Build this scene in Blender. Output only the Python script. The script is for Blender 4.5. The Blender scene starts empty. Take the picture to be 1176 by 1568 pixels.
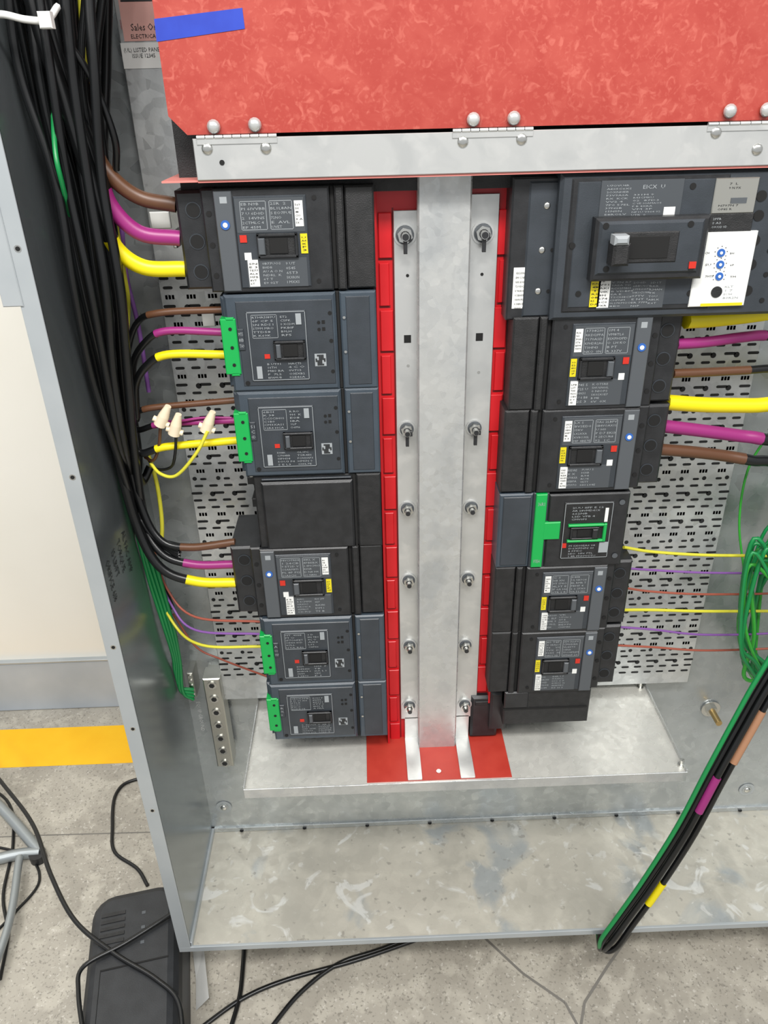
import bpy, math, random
from mathutils import Vector, Matrix
random.seed(7)
scene = bpy.context.scene
try:
    scene.view_settings.view_transform = 'Standard'
except Exception: pass

# ---------------------------------------------------------------- camera model
F = 1180.0; CX = 588.0; CY = 784.0
Xc = Vector((.9993, -.034, .016)).normalized()
Dc = Vector((55, 2166, 1180)).normalized()
Dc = (Dc - Xc * Dc.dot(Xc)).normalized()
Fc = Xc.cross(Dc)
CAM = Vector((0, -1.1, 1.5))
def ray(px, py):
    r = Vector(((px-CX)/F, (py-CY)/F, 1))
    return Vector((r.dot(Xc), r.dot(Fc), -r.dot(Dc)))
def U(px, py, y):
    d = ray(px, py); return CAM + d*((y-CAM.y)/d.y)
def UZ(px, py, z):
    d = ray(px, py); return CAM + d*((z-CAM.z)/d.z)
def UX(px, py, x):
    d = ray(px, py); return CAM + d*((x-CAM.x)/d.x)

cd = bpy.data.cameras.new('camera'); cam = bpy.data.objects.new('camera', cd)
scene.collection.objects.link(cam); scene.camera = cam
cd.sensor_fit = 'VERTICAL'; cd.sensor_height = 36; cd.lens = 36*F/1568
cd.clip_start = .01
m = Matrix.Identity(4)
for i, col in enumerate([(Xc[0], Fc[0], -Dc[0]), (-Xc[1], -Fc[1], Dc[1]), (-Xc[2], -Fc[2], Dc[2])]):
    for j in range(3): m[j][i] = col[j]
m[0][3], m[1][3], m[2][3] = CAM
cam.matrix_world = m

# ---------------------------------------------------------------- materials
def lin(h):
    h = h.lstrip('#'); c = [int(h[i:i+2], 16)/255 for i in (0, 2, 4)]
    return tuple([(x/12.92 if x <= .04045 else ((x+.055)/1.055)**2.4) for x in c]+[1])
MATS = {}
def mat(name, hexc, rough=.5, metal=0, hex2=None, scale=20, lo=.35, hi=.65, bump=0, bscale=200, detail=4, dist=0, spec=None):
    if name in MATS: return MATS[name]
    M = bpy.data.materials.new(name); M.use_nodes = True
    nt = M.node_tree; b = nt.nodes['Principled BSDF']
    b.inputs['Base Color'].default_value = lin(hexc)
    b.inputs['Roughness'].default_value = rough
    b.inputs['Metallic'].default_value = metal
    if spec is not None: b.inputs['Specular IOR Level'].default_value = spec
    tc = nt.nodes.new('ShaderNodeTexCoord')
    vec = tc.outputs['Object']
    if hex2:
        n = nt.nodes.new('ShaderNodeTexNoise'); n.inputs['Scale'].default_value = scale
        n.inputs['Detail'].default_value = detail; n.inputs['Distortion'].default_value = dist
        r = nt.nodes.new('ShaderNodeValToRGB')
        r.color_ramp.elements[0].position = lo; r.color_ramp.elements[1].position = hi
        r.color_ramp.elements[0].color = lin(hexc); r.color_ramp.elements[1].color = lin(hex2)
        nt.links.new(vec, n.inputs['Vector']); nt.links.new(n.outputs['Fac'], r.inputs['Fac'])
        nt.links.new(r.outputs['Color'], b.inputs['Base Color'])
    if bump:
        n2 = nt.nodes.new('ShaderNodeTexNoise'); n2.inputs['Scale'].default_value = bscale
        n2.inputs['Detail'].default_value = 3
        bp = nt.nodes.new('ShaderNodeBump'); bp.inputs['Strength'].default_value = bump
        bp.inputs['Distance'].default_value = .002
        nt.links.new(vec, n2.inputs['Vector']); nt.links.new(n2.outputs['Fac'], bp.inputs['Height'])
        nt.links.new(bp.outputs['Normal'], b.inputs['Normal'])
    MATS[name] = M; return M

def layered(name, base, layers, rough=.5, metal=0, bump=.1, bscale=150, spangle=0, sp=.12):
    """layers: (hex, scale, lo, hi, distortion, detail, amount)"""
    M = bpy.data.materials.new(name); M.use_nodes = True; nt = M.node_tree
    b = nt.nodes['Principled BSDF']; b.inputs['Roughness'].default_value = rough; b.inputs['Metallic'].default_value = metal
    tc = nt.nodes.new('ShaderNodeTexCoord'); rgb = nt.nodes.new('ShaderNodeRGB'); rgb.outputs[0].default_value = lin(base)
    cur = rgb.outputs[0]
    for k, (hx, sc, lo, hi, di, de, amt) in enumerate(layers):
        mp = nt.nodes.new('ShaderNodeMapping'); mp.inputs['Location'].default_value = (k*3.7, k*1.3, k*2.1)
        n = nt.nodes.new('ShaderNodeTexNoise'); n.inputs['Scale'].default_value = sc; n.inputs['Detail'].default_value = de; n.inputs['Distortion'].default_value = di
        mr = nt.nodes.new('ShaderNodeMapRange'); mr.inputs['From Min'].default_value = lo; mr.inputs['From Max'].default_value = hi; mr.inputs['To Max'].default_value = amt
        mx = nt.nodes.new('ShaderNodeMix'); mx.data_type = 'RGBA'; mx.inputs[7].default_value = lin(hx)
        nt.links.new(tc.outputs['Object'], mp.inputs[0]); nt.links.new(mp.outputs[0], n.inputs['Vector'])
        nt.links.new(n.outputs['Fac'], mr.inputs['Value']); nt.links.new(mr.outputs[0], mx.inputs[0]); nt.links.new(cur, mx.inputs[6])
        cur = mx.outputs[2]
    if spangle:
        vo = nt.nodes.new('ShaderNodeTexVoronoi'); vo.inputs['Scale'].default_value = spangle
        nt.links.new(tc.outputs['Object'], vo.inputs['Vector'])
        sx = nt.nodes.new('ShaderNodeSeparateColor'); nt.links.new(vo.outputs['Color'], sx.inputs[0])
        mr = nt.nodes.new('ShaderNodeMapRange'); mr.inputs['To Min'].default_value = 1-sp; mr.inputs['To Max'].default_value = 1+sp
        nt.links.new(sx.outputs[0], mr.inputs['Value'])
        cc = nt.nodes.new('ShaderNodeCombineColor')
        for i in range(3): nt.links.new(mr.outputs[0], cc.inputs[i])
        mx = nt.nodes.new('ShaderNodeMix'); mx.data_type = 'RGBA'; mx.blend_type = 'MULTIPLY'; mx.inputs[0].default_value = 1
        nt.links.new(cur, mx.inputs[6]); nt.links.new(cc.outputs[0], mx.inputs[7]); cur = mx.outputs[2]
        mr2 = nt.nodes.new('ShaderNodeMapRange'); mr2.inputs['To Min'].default_value = rough-.08; mr2.inputs['To Max'].default_value = rough+.12
        nt.links.new(sx.outputs[1], mr2.inputs['Value']); nt.links.new(mr2.outputs[0], b.inputs['Roughness'])
    nt.links.new(cur, b.inputs['Base Color'])
    if bump:
        n2 = nt.nodes.new('ShaderNodeTexNoise'); n2.inputs['Scale'].default_value = bscale
        bp = nt.nodes.new('ShaderNodeBump'); bp.inputs['Strength'].default_value = bump; bp.inputs['Distance'].default_value = .002
        nt.links.new(tc.outputs['Object'], n2.inputs['Vector']); nt.links.new(n2.outputs['Fac'], bp.inputs['Height']); nt.links.new(bp.outputs['Normal'], b.inputs['Normal'])
    MATS[name] = M; return M

BLK = mat('black_plastic', '#1b1c1e', .4, hex2='#242527', scale=60, bump=.12, bscale=900)
BLK2 = mat('matte_black_plastic', '#141516', .55, hex2='#202021', scale=80, bump=.3, bscale=700)
GRY = mat('dark_grey_plastic', '#2c3136', .42, hex2='#33383e', scale=30, bump=.12, bscale=900)
BLU = mat('blue_grey_plastic', '#343d46', .4, hex2='#3a444d', scale=30, bump=.1, bscale=900)
STR = mat('mid_grey_plastic', '#4b4f53', .42)
LBL = mat('label_dark', '#42464a', .35)
WHT = mat('label_white', '#d6d7d4', .45)
TXT = mat('print_light', '#8f9497', .5)
TXD = mat('print_dark', '#202224', .5)
HOLE = mat('deep_hole', '#060606', .8)
SLOT = mat('panel_slot_dark', '#151617', .7)
YEL = mat('sticker_yellow', '#cdbd16', .45)
REDB = mat('button_red', '#b8281a', .4)
BLUK = mat('knob_blue', '#2a5aa4', .35)
GRN = mat('green_plastic', '#0c9845', .38)
TAN = mat('screw_metal', '#cfcfcb', .25, 1)
NICK = mat('nickel', '#bfbeb6', .3, .9)
RED = layered('red_fiberboard', '#9c3a31', [('#a84a3f', 26, .42, .62, 1.0, 6, .6), ('#bb6558', 75, .56, .68, 1.4, 6, .6), ('#ae5448', 190, .54, .66, .5, 3, .5), ('#8e3129', 4, .45, .8, 0, 2, .5)], .36, 0, .05)
REDS = mat('red_moulded', '#bd1019', .38, hex2='#c41a22', scale=14)
REDSH = mat('red_sheet', '#a63228', .4, hex2='#ae3a2e', scale=30)
PINK = mat('red_edge', '#c87870', .6)
STEEL = layered('galvanized_plate', '#c0c3c3', [('#adb1b2', 12, .42, .6, .6, 5, .6), ('#d2d3d0', 9, .5, .7, .8, 3, .6)], .34, .55, .05, 300, 90, .08)
ALU = layered('aluminium_bar', '#bec0bf', [('#a4a8aa', 9, .47, .64, 1.2, 7, .55), ('#cfcfcb', 7, .45, .7, 1.2, 4, .6)], .32, .6, .04, 400, 120, .04)
ALU2 = layered('bright_aluminium', '#c9cac8', [('#b9bbba', 16, .45, .62, .6, 5, .6), ('#d6d6d3', 40, .55, .68, .4, 3, .5)], .28, .6, .02, 400)
PAINT = mat('grey_cabinet_paint', '#868d90', .23, .75, hex2='#8f9699', scale=6, bump=.03, bscale=200)
PAINTW = mat('grey_flange_paint', '#a2a8ab', .32, .3, hex2='#acb1b3', scale=8)
BACKM = layered('grey_back_sheet', '#aeb3b4', [('#a0a6a8', 6, .42, .62, .4, 5, .6), ('#bcc0c0', 9, .5, .65, .6, 4, .5)], .3, .6, .03, 200, 70, .04)
TRAY = layered('dirty_galvanized', '#c0bcb0', [('#a5a298', 5, .45, .66, .3, 10, .65), ('#cbc7ba', 14, .48, .62, .8, 8, .6), ('#8f9aa2', 6, .57, .66, 1.0, 8, .6), ('#e0e1de', 13, .62, .66, 1.2, 7, .6), ('#d8d8d3', 45, .62, .68, .5, 5, .5), ('#85817a', 70, .65, .7, 0, 4, .5)], .38, .3, .12, 120, 60, .03)
PANM = layered('pan_galvanized', '#d2d1ca', [('#c0c0ba', 8, .42, .62, .5, 5, .6), ('#dcdbd3', 16, .5, .65, .6, 4, .5)], .3, .4, .04, 150, 110, .04)
CONC = layered('polished_concrete', '#a49f94', [('#8d887e', 5, .42, .62, .3, 9, .7), ('#b4afa3', 22, .5, .6, .2, 8, .7), ('#736f67', 190, .58, .66, 0, 3, .7), ('#cac6bd', 150, .62, .7, 0, 3, .6)], .28, 0, .05, 200)
TAPEY = mat('floor_tape_yellow', '#eab008', .42, hex2='#eeb814', scale=12)
BTAPE = mat('blue_tape', '#14309a', .6, hex2='#1a38a4', scale=40)
WALLM = mat('white_wall_paint', '#e6e3da', .55, hex2='#e2dfd5', scale=3)
BASEM = mat('baseboard_grey', '#9ea6ae', .5, hex2='#aeb5bc', scale=5)
CBLK = mat('cable_black', '#0e0f10', .3)
CBRN = mat('cable_brown', '#573824', .42)
CPUR = mat('cable_purple', '#8a2469', .4)
CYEL = mat('cable_yellow', '#dccb08', .4)
CYTH = mat('wire_yellow', '#cec83a', .42)
CVIO = mat('wire_violet', '#7e5298', .42)
CRED = mat('wire_redbrown', '#985040', .42)
CGRN = mat('cable_green', '#0b7a3e', .38)
CLIM = mat('wire_green_bright', '#34a034', .4)
IVORY = mat('wire_nut_ivory', '#dccdb2', .45)
BRASS = mat('brass', '#b59a66', .35, .8)
PINKL = mat('paper_pink', '#cf9f96', .6)
LTAN = mat('cable_tan_tape', '#a07558', .5)

# ---------------------------------------------------------------- mesh builder
_tc = {}
def text_geo(body, align='LEFT'):
    key = (body, align)
    if key in _tc: return _tc[key]
    c = bpy.data.curves.new('t', 'FONT'); c.body = body; c.size = 1; c.align_x = align; c.resolution_u = 1; c.space_line = 1.0
    o = bpy.data.objects.new('t', c); scene.collection.objects.link(o)
    dg = bpy.context.evaluated_depsgraph_get(); me = bpy.data.meshes.new_from_object(o.evaluated_get(dg))
    v = [(p.co.x, p.co.y) for p in me.vertices]; f = [tuple(p.vertices) for p in me.polygons]
    bpy.data.objects.remove(o); bpy.data.curves.remove(c); bpy.data.meshes.remove(me)
    _tc[key] = (v, f); return _tc[key]

class MB:
    def __init__(s, name): s.name = name; s.v = []; s.f = []; s.m = []; s.mats = []; s.sm = []
    def mi(s, M):
        if M not in s.mats: s.mats.append(M)
        return s.mats.index(M)
    def add(s, vs, fs, M, smooth=False):
        b = len(s.v); s.v += [tuple(v) for v in vs]; k = s.mi(M)
        for f in fs: s.f.append(tuple(i+b for i in f)); s.m.append(k); s.sm.append(smooth)
    def box(s, x0, x1, yf, yb, z0, z1, M, c=.0012):
        if x0 > x1: x0, x1 = x1, x0
        if z0 > z1: z0, z1 = z1, z0
        if yf > yb: yf, yb = yb, yf
        c = min(c, (x1-x0)*.3, (z1-z0)*.3, (yb-yf)*.4)
        vs = []
        for (y, i) in ((yb, 0), (yf+c, 0), (yf, c)):
            vs += [(x0+i, y, z0+i), (x1-i, y, z0+i), (x1-i, y, z1-i), (x0+i, y, z1-i)]
        fs = [(3, 2, 1, 0)[::-1]]
        for k in (0, 4):
            for j in range(4):
                a, b2 = k+j, k+(j+1) % 4; fs.append((b2, a, a+4, b2+4))
        fs.append((8, 9, 10, 11))
        s.add(vs, fs, M)
    def pbox(s, px0, py0, px1, py1, yf, yb, M, c=.0012):
        a = U(px0, py0, yf); b = U(px1, py1, yf)
        s.box(a.x, b.x, yf, yb, b.z, a.z, M, c)
    def prism(s, pts, yf, yb, M):
        n = len(pts); vs = [(x, yf, z) for x, z in pts]+[(x, yb, z) for x, z in pts]
        fs = [tuple(range(n)), tuple(range(2*n-1, n-1, -1))]+[(i, i+n, (i+1) % n+n, (i+1) % n) for i in range(n)]
        s.add(vs, fs, M)
    def hull(s, base, top, M):
        n = len(base); fs = [tuple(range(n))[::-1], tuple(range(n, 2*n))]+[(i, (i+1) % n, (i+1) % n+n, i+n) for i in range(n)]
        s.add(list(base)+list(top), fs, M)
    def cyl(s, c, d, r, h, M, n=16, r2=None, smooth=True):
        d = Vector(d).normalized(); c = Vector(c); r2 = r if r2 is None else r2
        a = d.orthogonal().normalized(); b = d.cross(a)
        vs = []
        for (o, rr) in ((0, r), (h, r2)):
            for i in range(n):
                t = 2*math.pi*i/n; vs.append(c+d*o+(a*math.cos(t)+b*math.sin(t))*rr)
        s.add(vs, [(i, (i+1) % n, (i+1) % n+n, i+n) for i in range(n)], M, smooth)
        s.add(vs, [tuple(range(n))[::-1], tuple(range(n, 2*n))], M)
    def dome(s, c, d, r, M, flat=.6, n=14):
        d = Vector(d).normalized(); c = Vector(c); a = d.orthogonal().normalized(); b = d.cross(a)
        rings = [(1, 0), (.92, .38), (.7, .71), (.38, .92)]; vs = []
        for rr, hh in rings:
            for i in range(n):
                t = 2*math.pi*i/n; vs.append(c+d*(hh*r*flat)+(a*math.cos(t)+b*math.sin(t))*rr*r)
        fs = []
        for k in range(3):
            for i in range(n): fs.append((k*n+i, k*n+(i+1) % n, (k+1)*n+(i+1) % n, (k+1)*n+i))
        fs.append(tuple(range(3*n, 4*n)))
        s.add(vs, fs, M, True)
    def text(s, body, x, z, y, size, M, align='LEFT', w=None):
        v, f = text_geo(body, align)
        if not v: return
        sx = size
        if w:
            mx = max(p[0] for p in v); sx = w/mx
        s.add([(x+a*sx, y, z+b*size) for a, b in v], f, M)
    def done(s, parent=None, bevel=0):
        me = bpy.data.meshes.new(s.name)
        xs = [v[0] for v in s.v]; ys = [v[1] for v in s.v]; zs = [v[2] for v in s.v]
        c = Vector(((min(xs)+max(xs))/2, (min(ys)+max(ys))/2, (min(zs)+max(zs))/2))
        me.from_pydata([Vector(v)-c for v in s.v], [], s.f)
        for M in s.mats: me.materials.append(M)
        for p, k, sm in zip(me.polygons, s.m, s.sm): p.material_index = k; p.use_smooth = sm
        me.update()
        o = bpy.data.objects.new(s.name, me); scene.collection.objects.link(o); o.location = c
        if parent:
            o.parent = parent; o.matrix_parent_inverse = parent.matrix_basis.inverted()
        return o

def empty(name, loc=(0, 0, 0)):
    e = bpy.data.objects.new(name, None); scene.collection.objects.link(e); e.empty_display_size = .05; e.location = loc; return e

def catmull(P, n=8):
    P = [Vector(p) for p in P]
    if len(P) < 3: return P
    Q = [P[0]*2-P[1]]+P+[P[-1]*2-P[-2]]; out = []
    for i in range(1, len(Q)-2):
        a, b, c, d = Q[i-1:i+3]
        for k in range(n):
            t = k/n
            out.append(.5*((2*b)+(c-a)*t+(2*a-5*b+4*c-d)*t*t+(3*b-a-3*c+d)*t**3))
    out.append(P[-1]); return out
XW = U(187, 1000, -.247).x     # inner face of left cabinet wall
class Wires:
    def __init__(s, name, xmin=None): s.b = MB(name); s.xmin = xmin
    def add(s, pts, r, M, n=8, sides=8):
        P = []
        for p in pts:
            q = p.copy() if isinstance(p, Vector) else U(*p)
            P.append(q)
        S = catmull(P, n)
        if s.xmin is not None:
            for q in S: q.x = max(q.x, s.xmin+r+.001)
        segs = [(1.0, M)] if not isinstance(M, list) else M
        st = 0; N = len(S)-1
        for fr, mm in segs:
            en = max(st+1, int(round(fr*N)))
            s.tube(S[st:en+1], r*(1.0 if mm is CBLK else 1.06), mm, sides); st = en
        return S
    def tube(s, S, r, M, n):
        vs = []; up = None
        for i, p in enumerate(S):
            t = (S[min(i+1, len(S)-1)]-S[max(i-1, 0)])
            if t.length < 1e-9: t = Vector((0, 0, 1))
            t.normalize()
            if up is None: up = t.orthogonal().normalized()
            up = (up-t*up.dot(t)).normalized(); b = t.cross(up)
            for k in range(n):
                a = 2*math.pi*k/n; vs.append(p+(up*math.cos(a)+b*math.sin(a))*r)
        L = len(S)
        fs = [(i*n+k, i*n+(k+1) % n, (i+1)*n+(k+1) % n, (i+1)*n+k) for i in range(L-1) for k in range(n)]
        s.b.add(vs, fs, M, True); s.b.add([vs[k] for k in range(n)]+[vs[(L-1)*n+k] for k in range(n)], [tuple(range(n))[::-1], tuple(range(n, 2*n))], M)
    def done(s, parent=None): return s.b.done(parent)

# ---------------------------------------------------------------- room
b = MB('floor'); b.box(-4, 4, -3.2, .60, -.06, 0, CONC, 0); b.done()
YWALL = .574
b = MB('wall_back'); b.box(-4, 4, YWALL, YWALL+.12, 0, 3.0, WALLM, 0); b.done()
b = MB('baseboard_back'); b.box(-4, 4, YWALL-.012, YWALL, 0, .165, BASEM, .003); b.box(-4, 4, YWALL-.014, YWALL, .165, .172, PAINTW, .001); b.done()
b = MB('floor_tape_stripe')
ya = UZ(100, 1114, 0).y; yb_ = UZ(100, 1172, 0).y
b.box(-3.5, .9, yb_, ya, 0, .0006, TAPEY, 0); b.done()

# ---------------------------------------------------------------- cabinet shell
YF = -.247
XO = U(163, 1000, YF).x
ZB = (U(588, 1437, YF)).z
ZT = 2.05; XR = 1.0
cab = empty('electrical_cabinet', (0, 0, 0))
b = MB('back_sheet'); b.box(XW-.002, XR, 0, .004, ZB, ZT, BACKM, 0); b.done(cab)
b = MB('left_wall'); b.box(XW-.003, XW, YF, .002, ZB, ZT, PAINT, 0)
b.box(XO, XW, YF-.002, YF+.001, ZB, ZT, PAINTW, .0005)
b.box(XO, XO+.002, YF, YF+.02, ZB, ZT, PAINTW, 0)
for (px, py) in ((45, 380), (108, 730), (170, 990), (197, 1115), (226, 1240)):
    p = U(px, py, YF); b.cyl((XO+.012, YF-.0026, p.z), (0, 1, 0), .0025, .001, HOLE, 10)
    b.cyl((XO+.012, YF-.0022, p.z), (0, 1, 0), .004, .001, TAN, 12)
p = U(20, 440, YF); b.box(XO-.018, XO+.004, YF-.004, YF, p.z-.02, p.z+.10, PAINTW, .001)
b.done(cab)
b = MB('right_wall'); b.box(XR, XR+.003, YF, .002, ZB, ZT, PAINT, 0); b.box(XR, XR+.03, YF-.002, YF+.001, ZB, ZT, PAINTW, .0005); b.done(cab)
b = MB('top_sheet'); b.box(XO, XR+.03, YF, .004, ZT, ZT+.003, PAINT, 0); b.done(cab)
b = MB('bottom_tray'); b.box(XW, XR, YF, 0, ZB-.002, ZB, TRAY, 0)
b.box(XO, XR+.03, YF-.002, YF+.002, ZB-.012, ZB+.001, PAINTW, .0008)
b.done(cab)
b = MB('bottom_seams')
b.box(XW, XR, -.004, 0, ZB, ZB+.012, BACKM, .001)
b.box(XW, XW+.004, YF, 0, ZB, ZB+.012, PAINTW, .001)
for k in range(9):
    b.cyl((XW+.06+k*.13, -.005, ZB+.004), (0, 0, 1), .004, .0012, SLOT, 10)
b.done(cab)
b = MB('feet')
for x in (XW+.01, XR-.08):
    b.box(x, x+.07, -.12, 0, 0, ZB-.002, PAINT, .002)
b.done(cab)
b = MB('sheet_bolts')
for (px, py) in ((343, 1235), (1143, 1208)):
    p = U(px, py, 0)
    b.cyl((p.x, -.001, p.z), (0, -1, 0), .016, .0012, PAINTW, 24); b.cyl((p.x, -.0022, p.z), (0, -1, 0), .010, .001, BACKM, 20); b.dome((p.x, -.0032, p.z), (0, -1, 0), .0065, TAN, .5)
p = U(1088, 1085, -.002); b.cyl((p.x, -.001, p.z), (0, -1, 0), .018, .003, TAN, 24); b.cyl((p.x, -.004, p.z), (0, -1, 0), .011, .008, NICK, 6, smooth=False)
b.cyl((p.x, -.012, p.z), (0, -1, 0), .006, .03, BRASS, 12)
b.done(cab)
b = MB('handwritten_note')
w0 = UX(172, 842, XW)
for k, t in enumerate(['AL FAC AMP', 'TORQUE', 'IS LB/FT', 'ORIFICE 6/8']):
    v, f = text_geo(t)
    b.add([(XW+.0006, w0.y+.045-.026*k+bb*.020, w0.z-a*.0125) for a, bb in v], f, TXD)
b.done(cab)

# ---------------------------------------------------------------- perforated mounting panels
YP = -.03
def capsule(b, x, z, l, h, y, M):
    pts = []
    for s_, cx in ((1, x+l/2-h/2), (-1, x-l/2+h/2)):
        for k in range(5):
            a = -math.pi/2+math.pi*k/4
            pts.append((cx+s_*math.cos(a)*h/2, z+s_*math.sin(a)*h/2))
    b.add([(px, y, pz) for px, pz in pts], [tuple(range(len(pts)))[::1]], M)
xl = U(253, 500, YP).x
xr_ = U(1162, 540, YP).x
panel = empty('perforated_mounting_panel')
zpb = U(600, 1062, YP).z
b = MB('panel_sheet'); b.box(xl, xr_, YP, -.0, zpb, ZT-.1, STEEL, .001); b.done(panel)
b = MB('panel_slots')
def slots(x0, x1, z0, z1, edge):
    z = z1; r = 0; sg = 1 if edge == x0 else -1; wdt = x1-x0
    rows = [('s', 0), ('s', .006), ('g', 0), ('b', .004), ('s', 0), ('g', .01), ('m', 0), ('s', .008), ('b', 0)]
    while z > z0:
        k, o = rows[r % 9]
        d = .008+o*.6
        while d < wdt:
            x = edge+sg*d
            if k == 's':
                capsule(b, x, z, .0135, .0040, YP-.0003, SLOT); d += .0225
            elif k == 'b':
                capsule(b, x, z, .017, .0042, YP-.0003, SLOT); d += .034
                if d < wdt: b.cyl((edge+sg*(d-.010), YP-.0003, z-.002), (0, 1, 0), .0042, .0002, SLOT, 12)
            elif k == 'm':
                b.cyl((x, YP-.0003, z), (0, 1, 0), .0034, .0002, SLOT, 12); capsule(b, x+sg*.013, z-.001, .010, .0038, YP-.0003, SLOT); d += .036
            else:
                for q in range(3): capsule(b, x+sg*(.0045*q), z, .0026, .0058, YP-.0003, SLOT)
                d += .029
        z -= .0125; r += 1
slots(xl, xl+.13, U(300, 1040, YP).z, U(300, 425, YP).z, xl)
slots(xr_-.24, xr_, U(1020, 1035, YP).z, U(1120, 300, YP).z, xr_)
b.done(panel)
b = MB('support_core')
XL2 = U(430, 700, -.10).x; XR2 = U(860, 700, -.10).x
b.box(XL2, XR2, -.06, YP, U(600, 1105, -.1).z, U(600, 290, -.1).z, BLK2, .001)
b.done(panel)
b = MB('order_label')
b.pbox(176, -30, 247, 62, YP-.0006, YP, PINKL, 0); b.pbox(184, 66, 250, 104, YP-.0006, YP, WHT, 0)
p = U(201, 47, YP); b.text('Sales Ord', p.x, p.z, YP-.001, .010, TXD, w=.034)
p = U(201, 59, YP); b.text('ELECTRICAL', p.x, p.z, YP-.001, .006, TXD, w=.032)
p = U(190, 80, YP); b.text('(UL) LISTED PANEL\n      ISSUE 12345', p.x, p.z, YP-.001, .006, TXD, w=.045)
b.pbox(184, 0, 236, 1.5, YP-.001, YP, TXD, 0); b.pbox(184, 30, 186, 45, YP-.001, YP, REDB, 0)
b.done(panel)

# ---------------------------------------------------------------- bottom pan
ZP = U(985, 1047, -.012).z
pf = UZ(700, 1198, ZP).y
pan = empty('bottom_shield_pan')
pxl = UZ(375, 1200, ZP).x; pxr = UZ(1050, 1180, ZP).x
b = MB('pan_plate'); b.box(pxl, pxr, pf, -.001, ZP-.0015, ZP, PANM, 0)
b.box(pxl, pxr, pf-.0015, pf, ZP-.016, ZP+.004, ALU, .0005)
b.box(pxl, pxl+.0015, pf, -.001, ZP-.012, ZP+.008, ALU, .0005)
b.box(pxr-.0015, pxr, pf, -.001, ZP-.012, ZP+.008, ALU, .0005)
b.box(pxl, pxr, -.003, -.001, ZP, ZP+.02, ALU, .0005)
for px, py in ((1043, 1172), (980, 1053)):
    q = UZ(px, py, ZP); b.cyl((q.x, q.y, ZP), (0, 0, 1), .006, .003, TAN, 12); b.cyl((q.x, q.y, ZP+.003), (0, 0, 1), .0035, .01, TAN, 10)
b.done(pan)
b = MB('red_insulator')
ra = UZ(562, 1190, ZP); rb = UZ(782, 1182, ZP); b.box(ra.x, rb.x, pf+.006, -.10, ZP, ZP+.0015, REDSH, 0)
b.cyl(((ra.x+rb.x)/2, pf+.022, ZP+.0015), (0, 0, 1), .004, .002, TAN, 12)
b.done(pan)

# ---------------------------------------------------------------- bus assembly
YBAR = -.150; YRAIL = -.130; YRED = -.124
bus = empty('bus_bar_assembly')
bx0 = U(640, 700, YBAR).x; bx1 = U(711, 700, YBAR).x; bz1 = U(680, 262, YBAR).z; bz0 = U(668, 1155, YBAR).z
b = MB('centre_channel'); b.box(bx0, bx1, YBAR, YRAIL+.002, bz0, bz1, ALU, .002); b.done(bus)
b = MB('bus_rails')
def railx(p): return U(p, 700, YRAIL).x
for (xa, xb, top, foot) in ((608, 642, 322, (612, 1188)), (709, 747, 297, (702, 1188))):
    x0, x1 = railx(xa), railx(xb); z1 = U((xa+xb)/2, top, YRAIL).z
    b.box(x0, x1, YRAIL, YRAIL+.003, U(640, 1100, YRAIL).z, z1, ALU2, .0006)
    fx0 = x0+(.006 if xa < 650 else .0); fx1 = fx0+.023
    b.box(fx0, fx1, YRAIL, YRAIL+.003, ZP+.002, U(640, 1098, YRAIL).z, ALU2, .0005)
    b.box(fx0, fx1, pf+.006, YRAIL+.003, ZP+.0016, ZP+.0045, ALU2, .0005)
b.done(bus)
b = MB('rail_bolts')
for (px, py) in ((620, 360), (740, 357), (623, 658), (727, 656), (624, 780), (722, 778), (626, 890), (717, 887), (627, 990), (713, 989), (627, 1082), (712, 1080)):
    p = U(px, py, YRAIL-.004); r = .0135 if py < 400 else .0115
    b.cyl((p.x, YRAIL, p.z), (0, -1, 0), r, .002, ALU2, 20)
    b.cyl((p.x, YRAIL-.002, p.z), (0, -1, 0), r*.82, .0015, STR, 20)
    b.cyl((p.x, YRAIL-.0035, p.z), (0, -1, 0), r*.70, .0065, TAN, 6, smooth=False)
    b.cyl((p.x, YRAIL-.010, p.z), (0, -1, 0), r*.42, .0004, BLK, 12)
    b.cyl((p.x, YRAIL-.0102, p.z), (0, -1, 0), r*.36, .010 if py < 700 else .007, TAN, 10)
    b.cyl((p.x, YRAIL-.0202 if py < 700 else YRAIL-.0172, p.z), (0, -1, 0), r*.3, .001, BLK, 10)
    if py < 700:
        b.box(p.x-.0022, p.x+.0022, YRAIL-.016, YRAIL-.011, p.z-.020, p.z-.003, BLK, .0005)
        b.box(p.x+.001, p.x+.007, YRAIL-.014, YRAIL-.011, p.z-.006, p.z+.001, BLK, .0005)
for (px, py) in ((624, 519), (734, 516)):
    p = U(px, py, YRAIL); b.box(p.x-.0045, p.x+.0045, YRAIL-.0004, YRAIL, p.z-.005, p.z+.005, HOLE, 0)
for (px, py) in ((624, 422), (738, 420), (625, 560), (733, 570)):
    p = U(px, py, YRAIL); b.cyl((p.x, YRAIL-.0004, p.z), (0, 1, 0), .002, .0004, HOLE if py < 500 else TAN, 10)
b.done(bus)
b = MB('red_barrier')
rz1 = U(600, 276, YRED).z
rx = [U(578, 500, YRED).x, U(650, 700, YRED).x, U(700, 700, YRED).x, U(779, 500, YRED).x]
zl0 = U(600, 1140, YRED).z; zr0 = U(745, 1068, YRED).z
REDD = mat('red_painted_shade', '#6e0a10', .5)  # darker red, paints shade under the tabs and beside the rails
b.box(rx[0], rx[1], YRED, -.06, zl0, rz1, REDS, .001)
b.box(rx[2], rx[3], YRED, -.06, zr0, rz1, REDS, .001)
b.box(rx[1], rx[2], YRED+.004, -.06, zr0, rz1, REDS, .001)
z = rz1-.035; k = 0
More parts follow.
